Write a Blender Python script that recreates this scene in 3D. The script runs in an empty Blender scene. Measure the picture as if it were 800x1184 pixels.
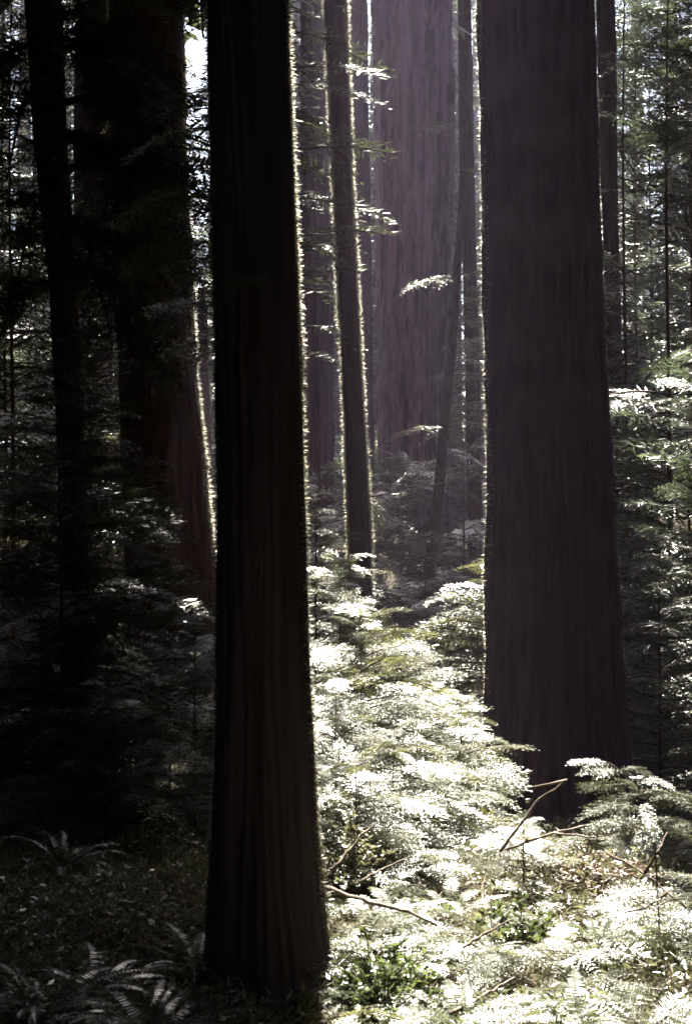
import bpy, math, random
import numpy as np
from mathutils import Vector

random.seed(4)
RNG = np.random.default_rng(11)
scene = bpy.context.scene
COL = scene.collection
PI = math.pi

# ------------------------------------------------------------------ camera
F = 1644.0                       # focal length in photograph pixels (50 mm on 36 mm)
CAMZ, HOR, CX = 1.6, 560.0, 400.0
cam_d = bpy.data.cameras.new("camera")
cam_d.sensor_fit = 'VERTICAL'; cam_d.sensor_height = 36.0; cam_d.lens = 50.0
cam_d.shift_y = -(592.0 - HOR) / 1184.0
cam_d.clip_start = 0.05; cam_d.clip_end = 2000
cam_d.dof.use_dof = True; cam_d.dof.focus_distance = 9.0; cam_d.dof.aperture_fstop = 8.0
cam = bpy.data.objects.new("camera", cam_d); COL.objects.link(cam)
cam.location = (0, 0, CAMZ); cam.rotation_euler = (PI / 2, 0, 0)
scene.camera = cam


def X(px, D): return (px - CX) / F * D
def Z(py, D): return CAMZ - (py - HOR) / F * D


# ------------------------------------------------------------------ sun
SUN_EL, SUN_AZ = math.radians(54), math.radians(-2)
S = np.array([math.sin(SUN_AZ) * math.cos(SUN_EL), math.cos(SUN_AZ) * math.cos(SUN_EL), math.sin(SUN_EL)])
sd = bpy.data.lights.new("sun", 'SUN'); sd.energy = 5.0; sd.angle = math.radians(0.53); sd.color = (1.0, 0.94, 0.81)
so = bpy.data.objects.new("sun", sd); COL.objects.link(so)
so.rotation_euler = Vector(S).to_track_quat('Z', 'Y').to_euler()
so.location = (0, 40, 60)
world = bpy.data.worlds.new("World"); scene.world = world; world.use_nodes = True
wn = world.node_tree; bg = wn.nodes["Background"]
sky = wn.nodes.new("ShaderNodeTexSky"); sky.sky_type = 'NISHITA'; sky.sun_disc = False
sky.sun_elevation = SUN_EL; sky.sun_rotation = SUN_AZ; sky.air_density = 1.0; sky.dust_density = 2.0
wn.links.new(sky.outputs[0], bg.inputs[0]); bg.inputs[1].default_value = 0.10

scene.view_settings.view_transform = 'Standard'; scene.view_settings.look = 'None'
scene.view_settings.exposure = 2.7; scene.view_settings.gamma = 1.0
scene.view_settings.use_curve_mapping = False
scene.render.engine = 'CYCLES'
cy = scene.cycles
cy.use_denoising = True
cy.max_bounces = 6; cy.diffuse_bounces = 2; cy.glossy_bounces = 2; cy.transmission_bounces = 4
cy.volume_bounces = 0; cy.transparent_max_bounces = 8
cy.sample_clamp_indirect = 4.0
cy.caustics_reflective = False; cy.caustics_refractive = False


# ------------------------------------------------------------------ the opening in the canopy the sun comes through
# (u, v) = where the sun ray through a point meets the ground plane z = 0
def proj(p):
    p = np.atleast_2d(p)
    q = p - S[None, :] * (p[:, 2:3] / S[2])
    return q[:, 0], q[:, 1]


OPEN = [(-0.36, 0.40, 2.3, 17.6), (0.40, 1.6, 2.3, 14.2), (1.0, 2.2, 17.6, 20.2),            # the main clearing
        (-2.2, -1.5, 12.6, 19.0),          # a slot that rims the big left trunk
        (2.9, 3.7, 12.0, 14.2), (4.6, 5.8, 16.5, 19.5), (-6.2, -4.8, 14.0, 18.0),
        (-4.2, -3.6, 22.0, 27.0), (2.0, 3.0, 24.0, 31.0), (-1.0, 0.6, 24, 34)]


def vnoise(x, y, seed=0):
    xi = np.floor(x).astype(np.int64); yi = np.floor(y).astype(np.int64)
    fx = x - xi; fy = y - yi
    fx = fx * fx * (3 - 2 * fx); fy = fy * fy * (3 - 2 * fy)

    def h(a, b):
        n = (a * 374761393 + b * 668265263 + seed * 974634777) & 0x7fffffff
        n = ((n ^ (n >> 13)) * 1274126177) & 0x7fffffff
        return ((n ^ (n >> 16)) & 0xffff) / 65535.0
    return (h(xi, yi) * (1 - fx) + h(xi + 1, yi) * fx) * (1 - fy) + (h(xi, yi + 1) * (1 - fx) + h(xi + 1, yi + 1) * fx) * fy


def in_open(p, margin=0.0, gaps=True):
    a, v = proj(p)
    r = np.zeros(len(a), bool)
    for x0, x1, y0, y1 in OPEN:
        r |= (a > x0 - margin) & (a < x1 + margin) & (v > y0 - margin) & (v < y1 + margin)
    if not gaps: return r
    # farther off, and at the right, the canopy is broken by many small gaps
    g = vnoise(a * 0.75 + 30, v * 0.42 + 17, 55) * 0.7 + vnoise(a * 2.1, v * 1.3 + 9, 56) * 0.3
    r |= (v > 17.5) & (g > np.where(a > 3, 0.42, 0.49)) & (np.abs(a) < 16)
    r |= (a > 2.6) & (v > 11.0) & (v < 17.6) & (g > 0.30)
    r |= (a > -4.0) & (a < -0.6) & (v > 3.5) & (v < 12.5) & (g > 0.72)
    r |= (a < -2.9) & (v > 12.5) & (v < 17.6) & (g > 0.60)
    return r


# ------------------------------------------------------------------ terrain
def ground_z(x, y):
    x = np.asarray(x, float); y = np.asarray(y, float)
    z = np.interp(y, [-60, -12, -4, 3, 5.2, 6.2, 8.0, 12, 16, 22, 32, 60, 130], [26, 5, 0.6, 0.0, -0.08, -0.1, -0.5, -1.15, -1.0, -0.55, 0.1, 2.0, 6.0])  # unseen slope rising behind the camera is added to block low sky
    z = z + 0.20 * (vnoise(x * 0.55 + 9, y * 0.55, 1) - 0.5) + 0.10 * (vnoise(x * 1.7, y * 1.7, 2) - 0.5)
    z = z + 0.05 * (vnoise(x * 5, y * 5, 3) - 0.5)
    return z


def gz(x, y): return float(ground_z(np.array([x]), np.array([y]))[0])


# ------------------------------------------------------------------ mesh helpers
class MB:
    """collects triangles / quads as numpy arrays and builds ONE mesh object"""
    def __init__(s): s.v = []; s.f3 = []; s.m3 = []; s.f4 = []; s.m4 = []; s.n = 0

    def add(s, v, f3=None, f4=None, m=0, m3=None):
        v = np.asarray(v, np.float32)
        if f3 is not None and len(f3):
            s.f3.append(np.asarray(f3, np.int64) + s.n)
            s.m3.append(np.full(len(f3), m, np.int32) if m3 is None else m3)
        if f4 is not None and len(f4):
            s.f4.append(np.asarray(f4, np.int64) + s.n); s.m4.append(np.full(len(f4), m, np.int32))
        s.v.append(v); s.n += len(v)

    def mesh(s, name, mats, smooth=False):
        me = bpy.data.meshes.new(name)
        v = np.concatenate(s.v) if s.v else np.zeros((0, 3), np.float32)
        f3 = np.concatenate(s.f3) if s.f3 else np.zeros((0, 3), np.int64)
        f4 = np.concatenate(s.f4) if s.f4 else np.zeros((0, 4), np.int64)
        mi = np.concatenate(s.m3 + s.m4) if (s.m3 or s.m4) else np.zeros(0, np.int32)
        me.vertices.add(len(v)); me.vertices.foreach_set("co", v.ravel())
        nl = f3.size + f4.size
        me.loops.add(nl)
        me.loops.foreach_set("vertex_index", np.concatenate([f3.ravel(), f4.ravel()]).astype(np.int32))
        me.polygons.add(len(f3) + len(f4))
        st = np.concatenate([np.arange(len(f3)) * 3, f3.size + np.arange(len(f4)) * 4]).astype(np.int32)
        me.polygons.foreach_set("loop_start", st)
        for m in mats: me.materials.append(m)
        me.polygons.foreach_set("material_index", mi)
        if smooth: me.polygons.foreach_set("use_smooth", np.ones(len(f3) + len(f4), bool))
        me.update(calc_edges=True)
        me.validate()
        return me


def link(name, me, parent=None):
    o = bpy.data.objects.new(name, me); COL.objects.link(o)
    if parent is not None: o.parent = parent
    return o


def tag(o, label=None, cat=None, group=None, kind=None):
    if label: o["label"] = label
    if cat: o["category"] = cat
    if group: o["group"] = group
    if kind: o["kind"] = kind
    return o


def empty(name, loc, label, cat, group=None):
    o = bpy.data.objects.new(name, None); COL.objects.link(o); o.location = loc
    o.empty_display_size = 0.2
    return tag(o, label, cat, group)


def tube(path, rad, seg=6, jitter=0.0):
    """vertices, quads of a tube along a polyline"""
    P = np.asarray(path, float); n = len(P)
    R = np.asarray(rad, float) if np.ndim(rad) else np.full(n, rad)
    T = np.gradient(P, axis=0); T /= np.linalg.norm(T, axis=1, keepdims=True) + 1e-9
    ref = np.array([0.13, 0.31, 0.94]) if abs(T[:, 2]).mean() < 0.8 else np.array([0.94, 0.3, 0.1])
    A = np.cross(T, ref); A /= np.linalg.norm(A, axis=1, keepdims=True) + 1e-9
    B = np.cross(T, A)
    th = np.arange(seg) * 2 * PI / seg
    RR = R[:, None] * (1 + jitter * RNG.normal(size=(n, seg)))
    V = P[:, None, :] + RR[..., None] * (np.cos(th)[None, :, None] * A[:, None, :] + np.sin(th)[None, :, None] * B[:, None, :])
    V = V.reshape(-1, 3)
    i = np.arange(n - 1)[:, None] * seg; j = np.arange(seg)[None, :]; k = (j + 1) % seg
    Q = np.stack([i + j, i + k, i + seg + k, i + seg + j], -1).reshape(-1, 4)
    caps = [list(range(seg - 1, -1, -1)), list(range((n - 1) * seg, n * seg))]
    t3 = [[c[0], c[a], c[a + 1]] for c in caps for a in range(1, seg - 1)]
    return V, Q, np.array(t3)


# ------------------------------------------------------------------ materials
def new_mat(name):
    m = bpy.data.materials.new(name); m.use_nodes = True
    nt = m.node_tree; nt.nodes.clear()
    out = nt.nodes.new("ShaderNodeOutputMaterial")
    return m, nt, out


def leaf_mat(name, dark, light, trans, tmix=0.45, rough=0.42, gloss=0.10, scale=3.0, sheen=0.30):
    m, nt, out = new_mat(name); N = nt.nodes.new; L = nt.links.new
    geo = N("ShaderNodeNewGeometry"); tc = N("ShaderNodeTexCoord")
    no = N("ShaderNodeTexNoise"); no.inputs["Scale"].default_value = scale; no.inputs["Detail"].default_value = 4
    L(tc.outputs["Object"], no.inputs["Vector"])
    ad = N("ShaderNodeMath"); ad.operation = 'MULTIPLY_ADD'; ad.inputs[1].default_value = 0.5
    L(geo.outputs["Random Per Island"], ad.inputs[0])
    sb = N("ShaderNodeMath"); sb.operation = 'MULTIPLY_ADD'; sb.inputs[1].default_value = 1.1; sb.inputs[2].default_value = -0.3
    L(no.outputs["Fac"], sb.inputs[0]); L(sb.outputs[0], ad.inputs[2])
    mx = N("ShaderNodeMix"); mx.data_type = 'RGBA'; mx.clamp_factor = True
    mx.inputs[6].default_value = (*dark, 1); mx.inputs[7].default_value = (*light, 1)
    L(ad.outputs[0], mx.inputs[0])
    mt = N("ShaderNodeMix"); mt.data_type = 'RGBA'
    mt.inputs[6].default_value = (trans[0] * .6, trans[1] * .6, trans[2] * .6, 1); mt.inputs[7].default_value = (*trans, 1)
    L(ad.outputs[0], mt.inputs[0])
    df = N("ShaderNodeBsdfDiffuse"); L(mx.outputs[2], df.inputs[0])
    tr = N("ShaderNodeBsdfTranslucent"); L(mt.outputs[2], tr.inputs[0])
    gl = N("ShaderNodeBsdfGlossy"); gl.inputs["Color"].default_value = (1, 1, 1, 1); gl.inputs["Roughness"].default_value = rough
    a = N("ShaderNodeMixShader"); a.inputs[0].default_value = tmix; L(df.outputs[0], a.inputs[1]); L(tr.outputs[0], a.inputs[2])
    fr = N("ShaderNodeFresnel"); fr.inputs[0].default_value = 1.42
    fm = N("ShaderNodeMath"); fm.operation = 'MULTIPLY_ADD'; fm.inputs[1].default_value = sheen; fm.inputs[2].default_value = gloss * 0.2
    L(fr.outputs[0], fm.inputs[0])
    b = N("ShaderNodeMixShader"); L(fm.outputs[0], b.inputs[0]); L(a.outputs[0], b.inputs[1]); L(gl.outputs[0], b.inputs[2])
    L(b.outputs[0], out.inputs[0])
    return m


def bark_mat(name, c0, c1, sx=9.0, sz=0.9, bump=0.5, moss=None, fine=60.0, lo=0.36, hi=0.68):
    m, nt, out = new_mat(name); N = nt.nodes.new; L = nt.links.new
    tc = N("ShaderNodeTexCoord"); mp = N("ShaderNodeMapping"); mp.inputs["Scale"].default_value = (sx, sx, sz)
    L(tc.outputs["Object"], mp.inputs[0])
    n1 = N("ShaderNodeTexNoise"); n1.inputs["Scale"].default_value = 1.0; n1.inputs["Detail"].default_value = 7; n1.inputs["Roughness"].default_value = 0.65
    n1.inputs["Distortion"].default_value = 0.25
    L(mp.outputs[0], n1.inputs["Vector"])
    n2 = N("ShaderNodeTexNoise"); n2.inputs["Scale"].default_value = 0.9; n2.inputs["Detail"].default_value = 5
    L(tc.outputs["Object"], n2.inputs["Vector"])
    rp = N("ShaderNodeValToRGB"); rp.color_ramp.elements[0].position = lo; rp.color_ramp.elements[1].position = hi
    rp.color_ramp.elements[0].color = (*c0, 1); rp.color_ramp.elements[1].color = (*c1, 1)
    L(n1.outputs["Fac"], rp.inputs[0])
    cur = rp.outputs[0]
    if moss:
        r2 = N("ShaderNodeValToRGB"); r2.color_ramp.elements[0].position = 0.52; r2.color_ramp.elements[1].position = 0.66
        L(n2.outputs["Fac"], r2.inputs[0])
        mx = N("ShaderNodeMix"); mx.data_type = 'RGBA'; L(r2.outputs[0], mx.inputs[0]); L(cur, mx.inputs[6]); mx.inputs[7].default_value = (*moss, 1)
        cur = mx.outputs[2]
    n3 = N("ShaderNodeTexNoise"); n3.inputs["Scale"].default_value = fine; n3.inputs["Detail"].default_value = 3
    L(tc.outputs["Object"], n3.inputs["Vector"])
    bs = N("ShaderNodeMath"); bs.operation = 'MULTIPLY_ADD'; bs.inputs[1].default_value = 0.25
    L(n3.outputs["Fac"], bs.inputs[0]); L(n1.outputs["Fac"], bs.inputs[2])
    bp = N("ShaderNodeBump"); bp.inputs["Strength"].default_value = bump; bp.inputs["Distance"].default_value = 0.03
    L(bs.outputs[0], bp.inputs["Height"])
    p = N("ShaderNodeBsdfPrincipled"); p.inputs["Roughness"].default_value = 0.85
    p.inputs["Specular IOR Level"].default_value = 0.25
    L(cur, p.inputs["Base Color"]); L(bp.outputs[0], p.inputs["Normal"])
    L(p.outputs[0], out.inputs[0])
    return m


M_HEM = leaf_mat("hemlock_needles", (0.036, 0.050, 0.020), (0.110, 0.125, 0.042), (0.26, 0.27, 0.09), 0.45)
M_HEM_C = leaf_mat("hemlock_needles_cool_shade", (0.030, 0.050, 0.030), (0.085, 0.115, 0.070), (0.15, 0.19, 0.105), 0.42)  # cooler copy for shaded trees: the tint of shade put into the colour
M_HEM_D = leaf_mat("hemlock_needles_shaded", (0.022, 0.036, 0.018), (0.055, 0.072, 0.032), (0.09, 0.11, 0.04), 0.35, sheen=0.2)  # darker, duller copy of the needles: shade put into the colour
M_FERN = leaf_mat("fern_fronds", (0.045, 0.075, 0.028), (0.10, 0.135, 0.050), (0.21, 0.27, 0.08), 0.45, 0.38)
M_RIM_MOSS = leaf_mat("rim_moss", (0.02, 0.016, 0.014), (0.06, 0.05, 0.035), (0.85, 0.82, 0.70), 0.78, 0.6, 0.0, sheen=0.0)  # very translucent pale tufts, made to catch the rim light
M_COVER = leaf_mat("ground_leaves", (0.085, 0.09, 0.045), (0.30, 0.28, 0.17), (0.30, 0.31, 0.15), 0.4, 0.4, 0.2)
M_CANOPY = leaf_mat("canopy_needles", (0.022, 0.040, 0.020), (0.055, 0.085, 0.035), (0.10, 0.12, 0.04), 0.30, scale=0.8)
M_DRY = leaf_mat("dry_twigs", (0.10, 0.065, 0.042), (0.30, 0.22, 0.15), (0.18, 0.11, 0.05), 0.3, 0.5)
M_BARK = bark_mat("fir_bark", (0.046, 0.034, 0.040), (0.130, 0.092, 0.105), 11, 0.9, 0.7)
M_BARK_FIB = bark_mat("fibrous_bark", (0.018, 0.009, 0.014), (0.092, 0.043, 0.064), 15, 0.8, 1.0, (0.115, 0.070, 0.085), lo=0.41, hi=0.60)
M_BARK_OLD = bark_mat("deep_furrowed_bark", (0.012, 0.008, 0.011), (0.20, 0.13, 0.15), 5.0, 0.22, 1.0, lo=0.42, hi=0.57)
M_BARK_BIG = bark_mat("old_fir_bark", (0.030, 0.018, 0.026), (0.165, 0.100, 0.125), 7, 0.55, 0.9)
M_BARK_RED = bark_mat("cedar_bark", (0.050, 0.026, 0.024), (0.17, 0.085, 0.072), 14, 1.0, 0.6)
M_TWIG = bark_mat("twig_bark", (0.06, 0.045, 0.035), (0.16, 0.12, 0.095), 20, 6, 0.4)
M_DEAD = bark_mat("dead_wood", (0.16, 0.12, 0.10), (0.42, 0.36, 0.31), 30, 5, 0.4)


def soil_mat():
    m, nt, out = new_mat("forest_soil"); N = nt.nodes.new; L = nt.links.new
    tc = N("ShaderNodeTexCoord")
    n = N("ShaderNodeTexNoise"); n.inputs["Scale"].default_value = 6; n.inputs["Detail"].default_value = 8; n.inputs["Roughness"].default_value = 0.7
    L(tc.outputs["Object"], n.inputs["Vector"])
    r = N("ShaderNodeValToRGB"); e = r.color_ramp.elements
    e[0].position = 0.35; e[0].color = (0.030, 0.022, 0.015, 1); e[1].position = 0.7; e[1].color = (0.11, 0.095, 0.055, 1)
    x = e.new(0.52); x.color = (0.07, 0.055, 0.032, 1)
    L(n.outputs["Fac"], r.inputs[0])
    n2 = N("ShaderNodeTexNoise"); n2.inputs["Scale"].default_value = 55; n2.inputs["Detail"].default_value = 4; L(tc.outputs["Object"], n2.inputs["Vector"])
    b = N("ShaderNodeBump"); b.inputs["Strength"].default_value = 0.9; b.inputs["Distance"].default_value = 0.03; L(n2.outputs["Fac"], b.inputs["Height"])
    p = N("ShaderNodeBsdfPrincipled"); p.inputs["Roughness"].default_value = 0.95; p.inputs["Specular IOR Level"].default_value = 0.2
    L(r.outputs[0], p.inputs["Base Color"]); L(b.outputs[0], p.inputs["Normal"]); L(p.outputs[0], out.inputs[0])
    return m


M_SOIL = soil_mat()

# ------------------------------------------------------------------ ground sheet
gx = np.sinh(np.linspace(-4.6, 4.6, 300)) * 3.2
gy = np.sinh(np.linspace(-3.4, 4.2, 300)) * 4.0 + 5.0
GX, GY = np.meshgrid(gx, gy)
gv = np.stack([GX.ravel(), GY.ravel(), ground_z(GX.ravel(), np.clip(GY.ravel(), -60, 130))], 1)
i = np.arange(299)[:, None] * 300; j = np.arange(299)[None, :]
gq = np.stack([i + j, i + j + 1, i + 301 + j, i + 300 + j], -1).reshape(-1, 4)
mb = MB(); mb.add(gv, f4=gq)
tag(link("ground", mb.mesh("ground", [M_SOIL], True)), kind="structure")


# ------------------------------------------------------------------ conifer boughs (templates of unit length along +X)
def leaf_tri(base, tip, w, up):
    """thin rhombus from base to tip: 4 verts, 2 tris"""
    d = tip - base
    s = np.cross(d, up); s /= np.linalg.norm(s) + 1e-9
    m = base + d * 0.45
    return [base, m + s * w, tip, m - s * w]


def make_bough(rng, n_side, sub, needles, wid, droop=0.22, spread=0.46, ndl=0.028):
    V = []; T = []; Mi = []

    def quad(b, t, w, up, mi=0):
        k = len(V); V.extend(leaf_tri(b, t, w, up)); T.extend([[k, k + 1, k + 2], [k, k + 2, k + 3]]); Mi.extend([mi, mi])

    def tri(b, t, w, up):
        d = t - b; s = np.cross(d, up); s /= np.linalg.norm(s) + 1e-9
        k = len(V); V.extend([b - s * w, b + s * w, t]); T.append([k, k + 1, k + 2]); Mi.append(0)
    bend = rng.normal() * 0.06; ph = rng.uniform(0, 6)

    def ax(t):
        return np.array([t, bend * math.sin(t * 3) + 0.012 * math.sin(t * 14 + ph), 0.06 * math.sin(t * 3.0) - droop * t ** 2])
    # woody axis
    pts = np.array([ax(t) for t in np.linspace(0, 0.97, 7)])
    tv, tq, _ = tube(pts, np.linspace(0.011, 0.003, 7), 3)
    k = len(V); V.extend(list(tv))
    for q in tq: T.extend([[k + q[0], k + q[1], k + q[2]], [k + q[0], k + q[2], k + q[3]]]); Mi.extend([1, 1])
    for i in range(n_side):
        t = 0.07 + 0.92 * (i + rng.uniform(-.3, .3)) / n_side
        t = min(max(t, 0.03), 0.985)
        for sgn in (-1, 1):
            if rng.uniform() < 0.10: continue
            l = (spread * (1 - t) ** 0.75 * min(1, 0.45 + 1.9 * t) + 0.05) * rng.uniform(0.65, 1.15)
            ang = math.radians(rng.uniform(42, 64)) * (1 - 0.35 * t)
            d = np.array([math.cos(ang), sgn * math.sin(ang), rng.normal() * 0.10 - 0.05])
            b = ax(t)
            up = np.array([rng.normal() * .25, rng.normal() * .25, 1.0])

            def sx(s): return b + d * l * s + np.array([0.10 * l * s * s, 0, -0.32 * l * s * s])
            if not sub:
                quad(b, sx(1.0), wid * rng.uniform(.7, 1.2), up)
                if l > 0.15:
                    for q in (0.3, 0.6):
                        for s2 in (-1, 1):
                            d2 = np.array([math.cos(ang + s2 * 0.75 * sgn), sgn * math.sin(ang + s2 * 0.75 * sgn), -0.15])
                            quad(sx(q), sx(q) + d2 * l * 0.4 * (1.1 - q), wid * 0.8, up)
                continue
            ns = max(2, int(round(l / sub)))
            quad(b, sx(1.0), wid * 0.28, up, 1)
            for jn in range(ns + 1):
                q = (jn + rng.uniform(-.25, .25)) / ns; q = min(max(q, 0.05), 1)
                for s2 in ((-1, 1) if jn < ns else (0,)):
                    ll = (0.42 * l * (1 - q) ** 0.8 + 0.035) * rng.uniform(.7, 1.15)
                    a2 = ang + s2 * math.radians(rng.uniform(38, 58))
                    d2 = np.array([math.cos(a2), sgn * math.sin(a2), rng.normal() * .16 - 0.12])
                    p0 = sx(q)
                    if not needles:
                        quad(p0, p0 + d2 * ll, wid * rng.uniform(.7, 1.2), up + rng.normal(size=3) * .25)
                    else:
                        nn = max(3, int(ll / needles))
                        perp = np.array([-d2[1], d2[0], 0.0])
                        for a in range(nn):
                            pp = p0 + d2 * ll * (a + .5) / nn
                            for s3 in (-1, 1):
                                nd = d2 * 0.55 + perp * s3 * 0.85 + rng.normal(size=3) * 0.14
                                tri(pp, pp + nd * ndl * rng.uniform(.7, 1.1) * (1 - .45 * a / nn), wid, up + rng.normal(size=3) * .35)
                        tri(p0, p0 + d2 * (ll + 0.02), wid * .8, up)
    return np.array(V, np.float32), np.array(T, np.int64), np.array(Mi, np.int32)


BR = np.random.default_rng(5)
B_HI = [make_bough(BR, 13, 0.055, 0.022, 0.0048, droop=d, ndl=0.032) for d in (0.16, 0.26, 0.34)]
B_MID = [make_bough(BR, 13, 0.065, 0, 0.0095, droop=d) for d in (0.18, 0.28, 0.4)]
B_LOW = [make_bough(BR, 11, 0, 0, 0.020, droop=d, spread=0.42) for d in (0.15, 0.3, 0.42)]
B_CAN = [make_bough(BR, 14, 0, 0, 0.028, droop=d, spread=0.40) for d in (0.1, 0.25, 0.4)]
LOD = {"hi": B_HI, "mid": B_MID, "low": B_LOW, "can": B_CAN}


def place_bough(mb, tpl, pos, az, pitch, roll, L, rng, wscale=1.0):
    v, t, mi = tpl
    ca, sa = math.cos(az), math.sin(az); cp, sp = math.cos(pitch), math.sin(pitch); cr, sr = math.cos(roll), math.sin(roll)
    Rx = np.array([[1, 0, 0], [0, cr, -sr], [0, sr, cr]])
    Ry = np.array([[cp, 0, -sp], [0, 1, 0], [sp, 0, cp]])
    Rz = np.array([[ca, -sa, 0], [sa, ca, 0], [0, 0, 1]])
    M = Rz @ Ry @ Rx
    flip = 1 if rng.uniform() < .5 else -1
    w = v * np.array([1, flip * wscale, 1], np.float32) * L
    mb.add(w @ M.T + np.asarray(pos), f3=t, m3=mi)


def crown_mesh(name, H, h0, Lmax, n, lod, seed, origin=(0, 0, 0), keep=None, mats=None, lean=(0, 0), expo=0.7, pitch0=0.12, wscale=1.0, side=None, curve=None):
    """boughs spiralling up a stem; keep(points) tells which boughs leave the sun's opening free"""
    rng = np.random.default_rng(seed); mb = MB(); tp = LOD[lod]; o = np.asarray(origin, float)
    culled = 0
    for i in range(n):
        f = (i + rng.uniform(-.4, .4)) / n; f = min(max(f, 0), 0.995)
        h = h0 + (H - h0) * f
        az = i * 2.39996 + rng.normal() * 0.6
        if side is not None and rng.uniform() < side[1]:
            az = side[0] + rng.normal() * 0.5
        L = Lmax * ((1 - f) ** expo * 0.92 + 0.10) * rng.uniform(0.65, 1.15) * min(1.0, 0.75 + f * 1.2)
        pitch = pitch0 + (0.35 if lod == 'can' else 0.16) * f + rng.normal() * 0.15
        pos = np.array([lean[0] * h / H, lean[1] * h / H, h]) if curve is None else np.array(curve(h))
        if keep is not None and lod != 'can':
            mid = o + pos + np.array([math.cos(az), math.sin(az), 0]) * L * 0.55
            tip = o + pos + np.array([math.cos(az), math.sin(az), 0]) * L
            if not keep(np.array([o + pos, mid, tip]), L): culled += 1; continue
        place_bough(mb, tp[int(rng.integers(len(tp)))], pos, az, pitch, rng.normal() * 0.28, L, rng, wscale)
    # leader
    if keep is keep_open and lod == "can":          # the high crowns: sprays that would hang in the opening are missing
        v = np.concatenate(mb.v).astype(float) + o
        for q in range(len(mb.f3)):
            c = v[mb.f3[q]].mean(1); ok = ~in_open(c, 0.10); mb.f3[q] = mb.f3[q][ok]; mb.m3[q] = mb.m3[q][ok]
        vs = np.concatenate(mb.f3) if mb.f3 else np.zeros((0, 3), np.int64)
        used = np.unique(vs); re = np.zeros(len(v), np.int64); re[used] = np.arange(len(used))
        mb.v = [(v[used] - o).astype(np.float32)]; mb.f3 = [re[vs]]
    if lod == "hi":
        top = np.array([lean[0], lean[1], H]) if curve is None else np.array(curve(H))
        place_bough(mb, tp[0], top - np.array([0, 0, 0.15 * Lmax]), rng.uniform(0, 6), 0.5, 0, Lmax * 0.22, rng)
    me = mb.mesh(name, mats or [M_HEM, M_TWIG])
    return me, culled


def stem_mesh(name, H, r, lean=(0, 0), seg=8, mat=None, below=0.25, curve=None):
    t = np.linspace(0, 1, 14)
    if curve is None:
        P = np.stack([lean[0] * t + 0.01 * H * np.sin(t * 7) * 0.25, lean[1] * t, t * H], 1)
    else:
        P = np.array([curve(h) for h in t * H])
    P = np.vstack([P[0] - np.array([0, 0, below]), P])
    R = np.concatenate([[r * 1.25], r * (1 - 0.93 * t)])
    v, q, t3 = tube(P, R, seg, 0.03)
    mb = MB(); mb.add(v, f4=q, f3=t3)
    return mb.mesh(name, [mat or M_TWIG], True)


def keep_open(pts, L):
    """high boughs are kept out of the opening the sun shines through"""
    if pts[:, 2].max() < 2.6 and pts[:, 1].max() < 17: return True
    return not in_open(pts, min(0.25, 0.08 * L), False).any()


def tree(label, px, D, H, Lmax, n, lod="mid", h0=0.15, r=None, seed=0, cat="young tree", group=None, mats=None, keep=keep_open, name="young_hemlock",
         expo=0.5, lean=(0, 0), z0=None, pitch0=0.1, side=None, wscale=1.0, curve=None, bark=None, x=None):
    x = X(px, D) if x is None else x
    z = gz(x, D) if z0 is None else z0
    root = empty(name, (x, D, z), label, cat, group)
    link("trunk", stem_mesh("trunk", H, r or min(0.005 * H + 0.005, 0.036), lean, 8, bark, curve=curve), root)
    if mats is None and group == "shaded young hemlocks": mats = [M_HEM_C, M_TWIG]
    me, c = crown_mesh("crown", H, h0 * H, Lmax * (1.25 if lod == 'hi' else 1.08), int(n * (1.7 if lod == 'hi' else 1.9)), lod, seed, (x, D, z), keep, mats, lean, expo, pitch0, wscale, side, curve)
    link("crown", me, root)
    return root


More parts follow.
